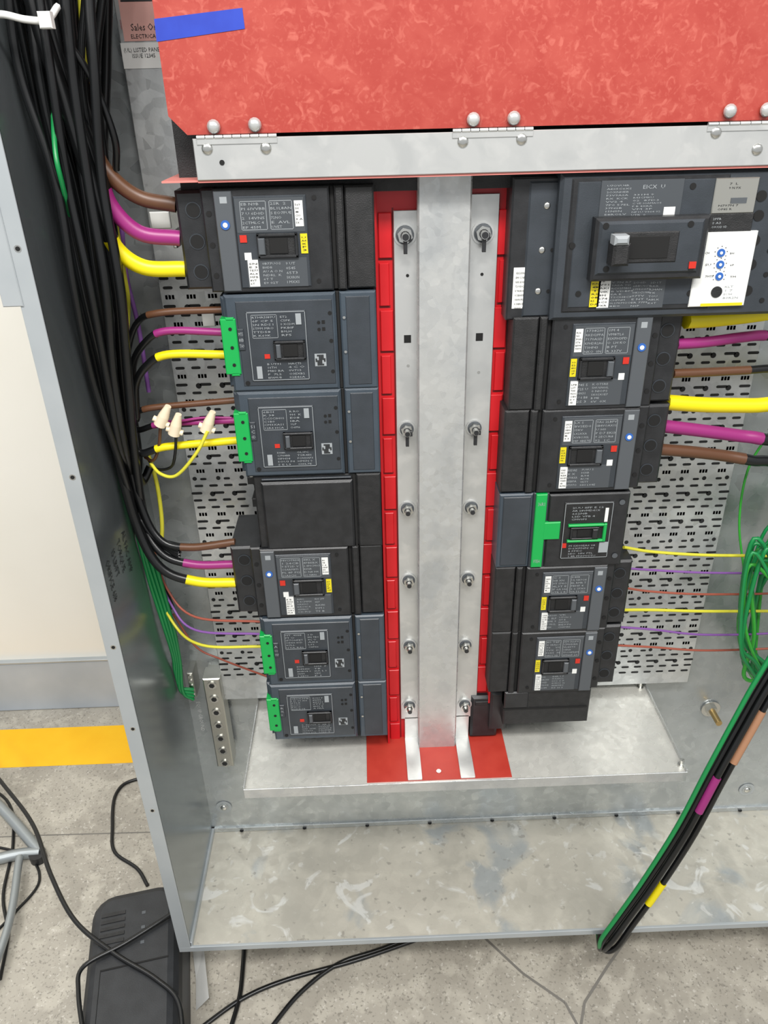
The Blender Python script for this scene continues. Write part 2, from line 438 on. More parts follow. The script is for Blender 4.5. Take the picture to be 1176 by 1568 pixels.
while z > zl0+.05:
    h = .052; w1 = .016 if k % 2 else .020
    b.box(rx[0]+.004, rx[0]+w1, YRED-.004, YRED, z-h, z, REDS, .0008)
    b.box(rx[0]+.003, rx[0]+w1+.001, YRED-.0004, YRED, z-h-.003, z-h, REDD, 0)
    if z-h > zr0:
        b.box(rx[3]-w1, rx[3]-.004, YRED-.004, YRED, z-h, z, REDS, .0008)
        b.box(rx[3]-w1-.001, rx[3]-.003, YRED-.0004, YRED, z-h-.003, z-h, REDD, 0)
    z -= h+.006; k += 1
b.box(rx[0]-.001, rx[0]+.002, YRED-.014, YRED, zl0, rz1, REDS, .0005)
b.box(rx[3]-.002, rx[3]+.001, YRED-.014, YRED, zr0, rz1, REDS, .0005)
b.box(rx[0]+.0205, rx[0]+.0225, YRED-.0003, YRED, zl0, rz1-.03, REDD, 0)  # shade between strip and rail, painted as thin dark lines
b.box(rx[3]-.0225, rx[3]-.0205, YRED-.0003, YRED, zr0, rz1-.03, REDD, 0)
b.done(bus)
b = MB('black_end_clip')
b.pbox(722, 1068, 760, 1128, -.135, -.06, BLK, .004); b.pbox(752, 1062, 774, 1118, -.145, -.06, BLK, .004); b.pbox(728, 1075, 748, 1080, -.137, -.13, BLK2, .001)
b.done(bus)

# ---------------------------------------------------------------- hinged cover + bracket
YC = -.180
cov = empty('hinged_red_cover')
b = MB('cover_sheet')
zc = U(700, 196, YC).z; x0 = U(258, 178, YC).x; zch = U(258, 178, YC).z; xch = U(287, 206, YC).x
b.prism([(x0, zch), (xch, zc), (.75, zc), (.75, 1.85), (x0, 1.85)], YC-.001, YC+.001, RED)
b.done(cov)
b = MB('blue_tape_piece')
tp = [(236, 29), (371, 12), (375, 44), (240, 64)]
b.prism([(U(x, y, YC-.0012).x, U(x, y, YC-.0012).z) for x, y in tp][::-1], YC-.0016, YC-.001, BTAPE)
b.done(cov)
brx = U(300, 245, YC).x
bzt = U(740, 201, YC-.006).z; bzb = U(740, 265, YC-.006).z
b = MB('bracket')
b.box(brx, .75, YC-.006, YC-.003, bzb, bzt, ALU2, .0008)
b.box(brx, .75, YC-.003, -.055, bzb, bzb+.003, ALU, 0)
b.box(brx, .75, YC+.02, -.055, bzt-.003, bzt, BLK2, 0)
b.box(brx-.028, .75, YC+.035, -.055, bzb-.02, zc+.05, BLK2, 0)  # added black block, stands in for the shadowed interior behind the cover
b.box(brx-.04, brx+.01, YC-.002, -.06, bzb-.002, bzb, PINK, 0)
b.box(brx, .75, YC-.0035, YC-.002, bzb-.0025, bzb, PINK, 0)
p = U(340, 249, YC-.006); b.cyl((p.x, YC-.0066, p.z), (0, 1, 0), .0028, .0006, HOLE, 12)
b.done(cov)
b = MB('hinges')
for (xa, xb_, yy) in ((300, 424, 209), (693, 817, 199), (1085, 1230, 187)):
    A = U(xa, yy, YC-.007); B = U(xb_, yy, YC-.007); zz = bzt+.001
    b.box(A.x, B.x, YC-.0072, YC-.006, zz-.007, zz-.001, ALU2, .0003)
    nk = 9
    for i in range(nk):
        xx = A.x+(B.x-A.x)*i/nk; b.cyl((xx+.0004, YC-.006, zz), (1, 0, 0), .0022, (B.x-A.x)/nk-.0008, ALU2 if i % 2 else ALU, 10)
for (px, py) in ((327, 194), (390, 191), (725, 183), (787, 181), (1118, 170), (1174, 168)):
    p = U(px, py, YC-.004); b.cyl((p.x, YC-.001, p.z), (0, -1, 0), .0045, .003, TAN, 14); b.dome((p.x, YC-.004, p.z), (0, -1, 0), .0072, ALU2, .8)
for (px, py) in ((317, 228), (407, 227), (709, 217), (799, 213), (1097, 203), (1160, 229)):
    p = U(px, py, YC-.007); b.dome((p.x, YC-.006, p.z), (0, -1, 0), .0062, TAN, .5)
b.done(cov)

# ---------------------------------------------------------------- breakers
YB = -.172
LETT = 'ABCDEFHIKLMNOPRSTUVX0123456789'
def rnd(n): return random.choice(LETT)+''.join(random.choice(LETT) if random.random() > .18 else ' ' for _ in range(n-1))
class Dev(MB):
    def setup(s, xo, xi, top, bot, yf=YB):
        mid = (top+bot)/2; s.yf = yf
        s.xo = U(xo, mid, yf).x; s.xi = U(xi, mid, yf).x
        xm = (xo+xi)/2; s.zt = U(xm, top, yf).z; s.zb = U(xm, bot, yf).z
        return s
    def X(s, u): return s.xo+(s.xi-s.xo)*u
    def Z(s, v): return s.zt+(s.zb-s.zt)*v
    def r(s, u0, v0, u1, v1, up, M, c=.001, depth=None):
        yf = s.yf-up
        yb = yf+.004 if depth is None else yf+depth
        s.box(s.X(u0), s.X(u1), yf, yb, s.Z(v1), s.Z(v0), M, c)
    def t(s, u0, v0, u1, v1, up, rows, M=None, chars=14):
        x0, x1 = sorted((s.X(u0), s.X(u1))); z1, z0 = s.Z(v0), s.Z(v1)
        h = (z1-z0)/rows
        for i in range(rows):
            w = random.choice([1, .9, .75, .5, .95])
            n = max(2, int(chars*w))
            s.text(rnd(n), x0, z1-h*(i+.8), s.yf-up-.0003, h*.8, M or TXT, w=(x1-x0)*w)
    def frame(s, u0, v0, u1, v1, up, M, w=.004):
        dv = w*abs(s.xi-s.xo)/(s.zt-s.zb)
        s.r(u0, v0, u1, v0+dv, up, M, 0, .0008); s.r(u0, v1-dv, u1, v1, up, M, 0, .0008)
        s.r(u0, v0, u0+w, v1, up, M, 0, .0008); s.r(u1-w, v0, u1, v1, up, M, 0, .0008)
    def c(s, u, v, up, r, h, M, n=14):
        s.cyl((s.X(u), s.yf-up, s.Z(v)), (0, -1, 0), r, h, M, n)
    def toggle(s, u0, v0, u1, v1, up):
        s.r(u0, v0, u1, v1, up+.001, BLK2, .0005, .003)
        t_ = (v1-v0)*.12; w = (u1-u0)*.07
        s.r(u0, v0, u1, v0+t_, up+.004, BLK, .0008, .005); s.r(u0, v1-t_, u1, v1, up+.004, BLK, .0008, .005)
        s.r(u0, v0, u0+w, v1, up+.004, BLK, .0008, .005); s.r(u1-w, v0, u1, v1, up+.004, BLK, .0008, .005)
        s.r(u0+(u1-u0)*.3, v0+t_*1.5, u1-(u1-u0)*.25, v1-t_*1.5, up+.0025, HOLE, .0003, .003)

def breaker_J(name, xo, xi, top, bot, y=YB):
    s = Dev(name).setup(xo, xi, top, bot, y); back = -.062
    D = back-s.yf; lf = xo < xi
    s.r(0, .02, .20, .98, -.014, BLK, .003, D-.014)
    s.r(.135, .0, .21, 1, -.006, BLK, .002, D-.006)
    for v in (.2, .5, .8):
        s.c(.085, v, -.0138, .0090, .0008, GRY, 18)
        s.c(.085, v, -.0134, .0078, .0008, HOLE, 18)
        s.r(-.012, v-.1, .03, v+.1, -.03, BLK, .002, .05)
        s.c(.168, v+.03, -.0058, .0032, .0006, HOLE, 10)
    s.r(.20, 0, .775, 1, 0, BLK, .002, D)
    s.r(.205, .02, .295, .98, .002, STR, .001)
    s.r(.30, .07, .66, .95, .0018, GRY, .001)
    s.c(.25, .33, .002, .0052, .0012, BLUK, 16); s.c(.25, .33, .0032, .0028, .0006, WHT, 10)
    s.r(.235, .07, .27, .13, .0022, TXT, 0, .001)
    s.r(.305, .09, .648, .41, .0022, LBL, .0002, .001); s.r(.335, .66, .645, .945, .0022, LBL, .0002, .001)
    s.t(.335, .12, .455, .38, .0022, 6, chars=9); s.t(.48, .12, .585, .38, .0022, 6, chars=8)
    s.frame(.33, .115, .46, .385, .0023, TXT, .0025); s.frame(.475, .115, .59, .385, .0023, TXT, .0025)
    s.t(.415, .69, .515, .92, .0022, 6, chars=8); s.t(.535, .69, .60, .92, .0022, 5, chars=6)
    s.r(.60, .12, .642, .36, .0026, WHT, 0, .0006); s.r(.342 if lf else .60, .67, .395 if lf else .645, .935, .0026, WHT, 0, .0006)
    s.t(.603, .14, .639, .34, .0028, 6, TXD, 4); s.t(.346 if lf else .603, .69, .392 if lf else .64, .92, .0028, 7, TXD, 4)
    s.r(.315, .43, .35, .50, .003, REDB, 0, .001)
    s.r(.33, .6, .365, .67, .0026, WHT, 0, .001)
    s.r(.62, .43, .655, .62, .003, YEL, 0, .001); s.t(.625, .45, .65, .6, .0032, 5, TXD, 3)
    s.toggle(.40, .42, .605, .655, .002)
    s.r(.405, .46, .44, .62, .0075, STR, .001, .006)
    for (u, v) in ((.225, .93), (.70, .1), (.70, .9)):
        s.c(u, v, .0004, .0026, .0006, HOLE, 10)
    s.r(.775, .0, .80, 1, -.006, HOLE, .001, D-.006)
    s.r(.80, 0, .845, 1, -.001, BLK2, .002, D-.001)
    s.r(.85, .005, .997, .995, -.004, BLK2, .002, D-.004)
    return s.done()

def breaker_H(name, xo, xi, top, bot):
    s = Dev(name).setup(xo, xi, top, bot); back = -.062; D = back-s.yf
    s.r(.0, .03, .12, .97, -.010, BLU, .003, D-.010)
    s.r(.03, .0, .74, 1, 0, BLU, .003, D)
    s.r(.10, .06, .72, .94, .001, GRY, .0015)
    s.r(-.005, .23, .095, .80, .002, GRN, .001, .03)
    s.r(.03, .215, .085, .25, .002, GRN, .001, .03); s.r(.03, .78, .085, .82, .002, GRN, .001, .03)
    for v in (.33, .52, .70): s.c(.055, v, .002, .0022, .0006, HOLE, 10)
    s.r(.10, .33, .14, .55, .003, GRY, .001); s.t(.105, .35, .135, .53, .0031, 3, TXT, 3)
    s.r(.165, .16, .545, .88, .0025, GRY, .001, .004); s.frame(.168, .168, .542, .872, .0029, TXT, .0035)
    s.t(.20, .2, .35, .42, .003, 6, chars=9); s.t(.38, .2, .47, .42, .003, 6, chars=6)
    s.frame(.195, .195, .36, .43, .003, TXT, .0025)
    s.t(.27, .68, .39, .86, .003, 5, chars=8); s.t(.41, .68, .52, .86, .003, 5, chars=7)
    s.r(.48, .19, .515, .3, .0034, TXT, 0, .0006); s.r(.20, .72, .235, .85, .0034, TXT, 0, .0006)
    s.r(.26, .595, .295, .64, .0034, REDB, 0, .001)
    s.toggle(.325, .46, .53, .655, .003)
    s.r(.34, .49, .37, .63, .0085, STR, .001, .006)
    s.r(.585, .61, .66, .74, .0014, TXT, 0, .0005)
    for i in range(6):
        for j in range(6):
            if (i*i*3+j*5+i*j*2+j*j) % 5 > 1: s.r(.59+.011*i, .62+.019*j, .60+.011*i, .637+.019*j, .0018, TXD, 0, .0005)
    for v in (.27, .34): s.r(.645, v, .665, v+.035, .0014, HOLE, 0, .0005); s.c(.625, v+.02, .0012, .002, .0005, HOLE, 8)
    for v in (.2, .48, .8): s.c(.70, v, .001, .0024, .0006, HOLE, 10)
    s.c(.13, .9, .001, .003, .0006, HOLE, 10)
    s.r(.74, 0, .765, 1, -.004, HOLE, .001, D-.004)
    s.r(.765, 0, .997, 1, -.001, BLU, .002, D-.001)
    s.r(.80, .04, .96, .96, .0, GRY, .0015, .004)
    for v in (.25, .6): s.c(.79, v, .0005, .0018, .0006, TAN, 8)
    return s.done()

breaker_J('moulded_case_circuit_breaker', 272, 575, 287, 447)
breaker_H('grey_circuit_breaker', 342, 578, 449, 598)
breaker_H('grey_circuit_breaker', 362, 582, 598, 728)
s = Dev('blank_filler_plate').setup(392, 584, 729, 840)
s.r(0, 0, 1, 1, -.006, BLK2, .002, .1); s.r(.06, .07, .78, 1.0, 0, BLK, .003, .02); s.r(.785, .0, .80, 1, -.002, HOLE, 0); s.r(.81, 0, 1, 1, -.002, BLK2, .002, .02)
s.r(.07, .03, .77, .05, -.002, GRY, .001)
s.c(-.03, .05, -.03, .005, .004, TAN); s.r(-.09, .2, 0, .3, -.05, BLK2, .001, .03); s.r(-.07, .5, 0, .62, -.05, BLK2, .001, .03)
s.done()
breaker_J('moulded_case_circuit_breaker', 356, 587, 840, 945)
breaker_H('grey_circuit_breaker', 401, 590, 946, 1047)
breaker_H('grey_circuit_breaker', 411, 593, 1047, 1131)
breaker_J('moulded_case_circuit_breaker', 1043, 783, 484, 627)
breaker_J('moulded_case_circuit_breaker', 1022, 770, 627, 753)
breaker_J('moulded_case_circuit_breaker', 966, 756, 868, 968)
breaker_J('moulded_case_circuit_breaker', 949, 751, 968, 1060)
s = Dev('small_circuit_breaker').setup(958, 763, 755, 868); D = -.062-s.yf
s.r(0, .02, .62, 1, 0, BLK, .002, D); s.r(.62, 0, .74, 1, -.002, GRY, .001, D-.002); s.r(.74, .01, 1, 1, -.003, BLU, .002, D-.003)
s.r(.76, .04, .97, .96, -.001, GRY, .001)
s.r(.64, .0, .725, .98, .003, GRN, .001, .01); s.r(.52, .37, .65, .60, .003, GRN, .001, .01)
s.t(.655, .08, .71, .16, .003, 1, TXT, 5); s.t(.655, .85, .71, .93, .003, 1, TXT, 5)
s.r(.12, .12, .50, .88, .002, BLK2, .001); s.frame(.125, .13, .495, .87, .0022, TXT, .004); s.t(.2, .17, .44, .36, .002, 5, chars=13); s.t(.22, .68, .44, .86, .002, 5, chars=13)
s.r(.18, .4, .46, .43, .006, GRN, .001, .006); s.r(.18, .61, .46, .64, .006, GRN, .001, .006); s.r(.16, .4, .185, .64, .006, GRN, .001, .006)
s.toggle(.22, .44, .44, .6, .002); s.r(.23, .46, .27, .58, .008, BLK, .001, .006)
s.r(.16, .2, .185, .38, .0035, WHT, 0, .001); s.r(.46, .66, .49, .72, .003, REDB, 0, .001); s.r(.13, .66, .2, .8, .003, TXT, 0, .001)
s.c(.06, .14, .001, .004, .0008, STR); s.c(.06, .86, .001, .004, .0008, STR); s.r(-.02, .2, .01, .4, -.03, BLK, .001, .03); s.r(-.02, .6, .01, .8, -.03, BLK, .001, .03)
s.done()
s = Dev('bus_end_filler').setup(903, 772, 1060, 1110)
s.r(0, 0, 1, 1, -.004, BLK2, .002, .104); s.r(.03, .5, 1, .54, -.003, HOLE, 0); s.r(.72, .0, 1, .48, -.002, BLK, .002, .02); s.done()

# main large breaker (upper right)
YM = -.178
b = MB('main_circuit_breaker')
b.pbox(786, 272, 868, 488, YM+.016, -.062, BLK, .002)
b.pbox(812, 278, 858, 484, YM+.014, YM+.03, GRY, .002)
for (px, py) in ((838, 315), (830, 383), (824, 446)):
    p = U(px, py, YM+.014); b.dome((p.x, YM+.014, p.z), (0, -1, 0), .004, TAN, .4); b.cyl((p.x+.012, YM+.0136, p.z), (0, -1, 0), .0022, .0006, HOLE, 8)
b.pbox(787, 410, 806, 472, YM+.0155, YM+.02, WHT, 0)
p = U(790, 420, YM+.015)
for i in range(9): b.text(rnd(9), p.x, p.z-i*.0052, YM+.0148, .0035, TXD, w=.011)
b.pbox(860, 266, 1225, 480, YM, -.062, GRY, .004)
b.pbox(876, 272, 1085, 474, YM-.002, YM+.01, BLK, .003)
b.pbox(884, 276, 1078, 468, YM-.003, YM+.01, GRY, .003)
b.pbox(922, 277, 1040, 334, YM-.004, YM, LBL, .0003)
def ptext(px0, py0, px1, py1, y, rows, M=TXT, chars=12):
    A = U(px0, py0, y); B = U(px1, py1, y); h = (A.z-B.z)/rows
    for i in range(rows):
        w = random.choice([1, .9, .7, .5])
        b.text(rnd(max(2, int(chars*w))), A.x, A.z-h*(i+.8), y-.0003, h*.75, M, w=(B.x-A.x)*w)
ptext(930, 282, 962, 330, YM-.004, 10, chars=8); ptext(970, 296, 1010, 330, YM-.004, 8, TXT, 12); ptext(985, 280, 1032, 290, YM-.004, 1, TXT, 10)
b.pbox(1017, 317, 1032, 333, YM-.0046, YM, WHT, 0)
b.pbox(914, 335, 1074, 427, YM-.020, YM, BLK, .003)
b.pbox(920, 340, 1068, 418, YM-.023, YM-.01, GRY, .003)
b.pbox(940, 356, 1035, 402, YM-.0245, YM-.02, BLK2, .002)
b.pbox(962, 362, 1022, 396, YM-.0252, YM-.02, HOLE, .001)
b.pbox(941, 374, 963, 408, YM-.045, YM-.02, BLK2, .003)
b.pbox(943, 362, 964, 376, YM-.048, YM-.03, TXT, .003)
for px, py in ((928, 346), (1058, 343), (1058, 410), (928, 412), (883, 381), (1072, 288), (1066, 455), (892, 456)):
    p = U(px, py, YM-.0231); b.cyl((p.x, YM-.0231 if 900 < px < 1066 else YM-.003, p.z), (0, -1, 0), .0035, .0008, HOLE, 12)
b.pbox(1056, 401, 1065, 411, YM-.0245, YM-.02, REDB, 0)
b.pbox(918, 423, 1014, 471, YM-.0036, YM, LBL, .0002)
b.pbox(906, 430, 916, 470, YM-.0042, YM, YEL, 0); b.pbox(918, 426, 931, 471, YM-.0042, YM, WHT, 0)
ptext(907, 432, 915, 468, YM-.0043, 7, TXD, 3); ptext(919, 428, 930, 470, YM-.0043, 8, TXD, 4)
ptext(937, 430, 965, 470, YM-.004, 9, chars=8); ptext(970, 430, 992, 470, YM-.004, 8, chars=7); ptext(996, 430, 1010, 466, YM-.004, 7, chars=5)
def tri(px0, py0, px1, py1, y, M): b.pbox(px0, py0, px1, py1, y, YM, M, .001)
tri(1098, 273, 1154, 326, YM-.005, NICK); tri(1086, 328, 1150, 354, YM-.005, BLK2); tri(1073, 356, 1139, 468, YM-.005, WHT)
ptext(1118, 278, 1142, 290, YM-.005, 2, TXD, 9); ptext(1100, 312, 1142, 322, YM-.005, 2, TXD, 12); ptext(1092, 332, 1115, 350, YM-.005, 3, TXT, 9)
A = U(1120, 303, YM-.0055); b.box(A.x, A.x+.018, YM-.0058, YM-.005, A.z-.006, A.z, STR, 0)
for py in (387, 405, 423):
    p = U(1104-(py-387)*.08, py, YM-.005); b.cyl((p.x, YM-.005, p.z), (0, -1, 0), .0046, .0012, BLUK, 16); b.cyl((p.x, YM-.0062, p.z), (0, -1, 0), .0018, .0006, WHT, 8)
    for a in range(7):
        t = math.radians(-120+40*a); b.cyl((p.x+math.sin(t)*.0072, YM-.005, p.z+math.cos(t)*.0072), (0, -1, 0), .0006, .0005, TXD, 5)
    ptext(1080, py-3, 1092, py+3, YM-.005, 1, TXD, 4); ptext(1118, py-2, 1130, py+3, YM-.005, 1, TXD, 4)
p = U(1097, 447, YM-.005); b.cyl((p.x, YM-.005, p.z), (0, -1, 0), .0066, .001, BLK2, 20)
ptext(1110, 436, 1132, 458, YM-.005, 4, TXT, 6)
b.pbox(1073, 465, 1136, 467.5, YM-.0056, YM-.004, YEL, 0)
for py in (300, 330, 368, 405, 445):
    p = U(1166-(py-300)*.15, py, YM); b.cyl((p.x, YM-.0002, p.z), (0, -1, 0), .006, .0008, HOLE, 14); b.cyl((p.x+.02, YM-.0002, p.z-.012), (0, -1, 0), .003, .0008, HOLE, 10)
b.done()

# ---------------------------------------------------------------- left wiring
W = Wires('cable_bundle_left', XW)
random.seed(3)
n = 24
for i in range(n):
    t = i/(n-1); j = random.uniform
    yy = -.19+.14*((i*7) % n)/n
    pts = [(-5+165*t+j(-8, 8), -220, yy), (8+150*t+j(-10, 10), -40, yy), (32+125*t+j(-8, 8), 110, yy+j(-.01, .01)), (84+80*t+j(-6, 6), 280, yy), (118+68*t+j(-6, 6), 440, yy),
           (146+54*t+j(-5, 5), 580, yy*.9), (175+34*t+j(-4, 4), 690, yy*.85)]
    if i % 3 == 0: pts += [(212+10*t, 790, -.12), (240, 826, -.13), (275, 838+4*(i % 5), -.14)]
    elif i % 3 == 1: pts += [(203+8*t, 720, -.12), (218, 735+5*t, -.10), (230, 715, -.09)]
    else: pts += [(212, 760, -.10), (232, 850, -.09), (262, 930, -.07)]
    W.add(pts, random.choice([.0042, .005, .0058]), CBLK)
W.add([(60, -220, -.15), (90, -20, -.15), (118, 130, -.15), (143, 225, -.15), (172, 272, -.15), (215, 303, -.145), (270, 314, -.145)], .0082, [(.5, CBLK), (1, CBRN)])
W.add([(30, -220, -.15), (60, -20, -.16), (110, 150, -.16), (150, 265, -.16), (172, 318, -.155), (215, 357, -.15), (276, 365, -.145)], .0088, [(.56, CBLK), (1, CPUR)])
W.add([(20, -220, -.15), (50, 0, -.17), (115, 200, -.17), (155, 320, -.165), (176, 377, -.155), (220, 409, -.15), (284, 412, -.145)], .0092, [(.62, CBLK), (1, CYEL)])
for (col, pts, r) in (
    (CBRN, [(120, 250, -.12), (170, 480, -.12), (196, 600, -.12), (195, 545, -.12), (210, 495, -.125), (245, 479, -.135), (345, 474, -.14)], .0042),
    (CPUR, [(130, 300, -.11), (175, 500, -.11), (204, 620, -.11), (204, 560, -.12), (222, 525, -.13), (255, 507, -.135), (345, 509, -.14)], .0047),
    (CYEL, [(140, 330, -.13), (180, 520, -.13), (208, 640, -.13), (208, 590, -.13), (225, 560, -.135), (258, 543, -.14), (348, 543, -.145)], .0052)):
    W.add(pts, r, [(.78, CBLK), (1, col)])
for (col, pts, r) in (
    (CBRN, [(150, 450, -.12), (185, 600, -.12), (198, 632, -.125), (235, 624, -.13), (360, 613, -.14)], .0042),
    (CPUR, [(160, 480, -.11), (190, 620, -.11), (208, 657, -.12), (250, 649, -.13), (362, 644, -.14)], .0042),
    (CYEL, [(155, 500, -.13), (190, 640, -.13), (212, 692, -.135), (255, 684, -.14), (366, 674, -.145)], .0052)):
    W.add(pts, r, [(.70, CBLK), (1, col)])
for (col, pts, r) in (
    (CBRN, [(180, 640, -.13), (215, 770, -.13), (245, 826, -.14), (290, 838, -.145), (360, 830, -.145)], .0055),
    (CPUR, [(175, 650, -.12), (210, 780, -.12), (245, 845, -.14), (295, 864, -.145), (362, 864, -.145)], .006),
    (CYEL, [(170, 660, -.14), (208, 800, -.14), (245, 868, -.15), (300, 890, -.15), (365, 892, -.148)], .0070)):
    W.add(pts, r, [(.70, CBLK), (1, col)])
W.add([(200, 700, -.08), (235, 840, -.08), (258, 905, -.09), (300, 945, -.12), (402, 952, -.15)], .0018, CRED)
W.add([(205, 700, -.08), (238, 860, -.08), (262, 925, -.09), (300, 965, -.12), (402, 971, -.15)], .0018, CVIO)
W.add([(195, 700, -.08), (235, 880, -.08), (266, 955, -.09), (310, 988, -.13), (402, 990, -.15)], .0022, CYTH)
W.add([(265, 940, -.05), (300, 990, -.05), (340, 1010, -.06), (420, 1040, -.12)], .0016, CRED)
W.add([(185, 330, -.06), (193, 420, -.06), (212, 500, -.06), (228, 600, -.06)], .003, CVIO)
W.add([(175, 330, -.10), (190, 420, -.09), (196, 470, -.08), (190, 560, -.08)], .003, CYTH)
W.add([(225, 690, -.08), (240, 740, -.08), (248, 800, -.08), (246, 850, -.08)], .003, CYTH)
W.add([(112, -150, -.12), (125, 40, -.12), (133, 110, -.11), (150, 200, -.10)], .0022, CYTH)
W.add([(100, 60, -.18), (140, 120, -.17), (175, 210, -.16), (178, 260, -.15)], .004, CBLK)
W.add([(80, 120, -.14), (84, 225, -.195), (96, 285, -.195), (118, 370, -.14)], .0026, CGRN)
for k in range(4):
    W.add([(165+6*k, 640, -.10), (192+5*k, 760, -.11+.015*k), (216+6*k, 850, -.10), (248+5*k, 950, -.08), (266+3*k, 1010, -.06), (268+4*k, 1050+3*k, -.05), (296, 1056+5*k, -.04)], .003, CGRN)
W.add([(246, 650, -.15), (243, 685, -.14), (235, 705, -.13), (222, 700, -.12)], .002, CBRN)
W.add([(270, 662, -.15), (268, 695, -.15), (262, 715, -.14), (240, 718, -.13), (225, 700, -.12)], .002, CBLK)
W.add([(318, 660, -.16), (300, 695, -.16), (270, 728, -.15), (245, 725, -.14), (228, 705, -.12)], .0022, CYTH)
W.add([(275, 645, -.14), (310, 640, -.14), (355, 640, -.14)], .0018, CPUR)
W.done()
b = MB('wire_nuts')
for (px, py, dx, dy) in ((253, 632, 2, -1), (271, 645, 1, -1), (322, 641, 1.6, -2.4)):
    p = U(px, py, -.155); q = U(px-dx*5, py+22, -.152); d = (p-q).normalized()
    b.cyl(p-d*.020, d, .0082, .015, IVORY, 14, .007); b.cyl(p-d*.005, d, .007, .016, IVORY, 14, .004)
    side = d.cross(Vector((0, 1, 0)))
    b.cyl(p-d*.015-side*.011, side, .004, .022, IVORY, 8)
b.done()
b = Wires('cable_tie')
b.add([(-40, 30, -.22), (0, 22, -.222), (40, 30, -.222), (72, 30, -.215), (88, 10, -.19)], .0032, WHT, sides=6)
p = U(70, 33, -.222); b.b.box(p.x-.005, p.x+.007, p.y-.006, p.y+.004, p.z-.006, p.z+.008, WHT, .001)
b.done()
b = MB('lug_markers'); b.pbox(228, 325, 262, 350, -.10, -.095, WHT, .001); b.pbox(262, 352, 272, 380, -.115, -.09, TAN, .001); b.pbox(308, 478, 330, 500, -.09, -.085, WHT, .001); b.done()

# ground bar
gb = empty('ground_bar')
b = MB('bar'); A = U(318, 1040, -.045); B = U(349, 1174, -.045); x0 = U(320, 1100, -.045).x; x1 = U(346, 1100, -.045).x
b.box(x0, x1, -.045, -.012, B.z, A.z, NICK, .002)
for k in range(7):
    z = A.z-.014-(A.z-B.z-.024)*k/6
    b.cyl(((x0+x1)/2, -.045, z), (0, -1, 0), .0082, .002, TAN, 16); b.cyl(((x0+x1)/2, -.047, z), (0, -1, 0), .005, .0006, BLK2, 6)
b.done(gb)
b = MB('stand_offs')
b.box(x0+.002, x1-.002, -.014, 0, A.z-.02, A.z-.005, NICK, 0); b.box(x0+.002, x1-.002, -.014, 0, B.z+.005, B.z+.02, NICK, 0)
q = U(294, 1045, -.03); b.box(q.x-.005, q.x+.005, -.035, 0, q.z-.03, q.z+.025, NICK, .001)
for k in range(5): b.cyl((q.x, -.035, q.z+.018-.011*k), (0, -1, 0), .0035, .002, TAN, 10)
b.done(gb)
b = MB('stamped_text'); q = U(300, 1075, -.002)
v, f = text_geo('EQUIP GROUND'); b.add([(q.x+bb*.01, -.0006, q.z-a*.010) for a, bb in v], f, WHT); b.done(gb)

# ---------------------------------------------------------------- right wiring
W = Wires('cable_bundle_right')
def rw(pts, r, M): W.add(pts, r, M)
rw([(1050, 489, -.14), (1100, 486, -.13), (1180, 476, -.12), (1300, 455, -.11), (1400, 300, -.1)], .0115, CYEL)
rw([(1035, 527, -.14), (1080, 524, -.13), (1140, 516, -.12), (1180, 514, -.11), (1300, 520, -.1), (1380, 640, -.1)], .0068, [(.58, CPUR), (1, CBLK)])
rw([(1030, 572, -.14), (1080, 570, -.13), (1140, 567, -.12), (1200, 565, -.11), (1300, 580, -.1), (1370, 700, -.1)], .0058, [(.42, CBRN), (1, CBLK)])
rw([(1020, 616, -.14), (1080, 620, -.13), (1150, 621, -.12), (1230, 622, -.11), (1320, 680, -.1), (1370, 820, -.1)], .0102, CYEL)
rw([(1012, 652, -.14), (1070, 659, -.13), (1130, 667, -.12), (1165, 672, -.12), (1230, 690, -.11), (1320, 780, -.1)], .0088, [(.60, CPUR), (1, CBLK)])
rw([(1008, 688, -.14), (1060, 692, -.13), (1110, 698, -.12), (1150, 705, -.12), (1200, 716, -.11), (1300, 800, -.1)], .0082, [(.56, CBRN), (1, CBLK)])
rw([(955, 838, -.13), (1000, 845, -.11), (1080, 850, -.09), (1200, 852, -.08), (1300, 860, -.08)], .0024, CYTH)
rw([(955, 870, -.13), (1000, 873, -.11), (1080, 877, -.09), (1200, 878, -.08), (1300, 880, -.08)], .0018, CVIO)
rw([(955, 900, -.13), (1000, 906, -.11), (1080, 910, -.09), (1200, 908, -.08), (1300, 900, -.08)], .0018, CRED)
rw([(955, 934, -.13), (1000, 934, -.11), (1080, 936, -.09), (1200, 936, -.08), (1300, 940, -.08)], .0024, CYTH)
rw([(945, 960, -.13), (1000, 964, -.11), (1080, 972, -.09), (1200, 968, -.08), (1300, 950, -.08)], .0018, CVIO)
rw([(940, 988, -.13), (1000, 991, -.11), (1080, 996, -.09), (1200, 992, -.08), (1300, 985, -.08)], .0018, CRED)
random.seed(5)
for k in range(16):
    j = lambda a: random.uniform(-a, a)
    yy = -.03-.008*k
    rw([(1300, 640+20*k, yy), (1215, 760+12*k, yy), (1165+j(16), 850+j(30), yy), (1145+j(16), 960+j(20), yy), (1155+j(16), 1025+j(14), yy), (1195, 1050+j(14), yy), (1290, 1020, yy)], random.choice([.0026, .0032]), [CGRN, CLIM, CGRN][k % 3])
rw([(1180, 660, -.04), (1145, 720, -.04), (1132, 800, -.04), (1140, 880, -.04)], .0018, CLIM)
W.done()

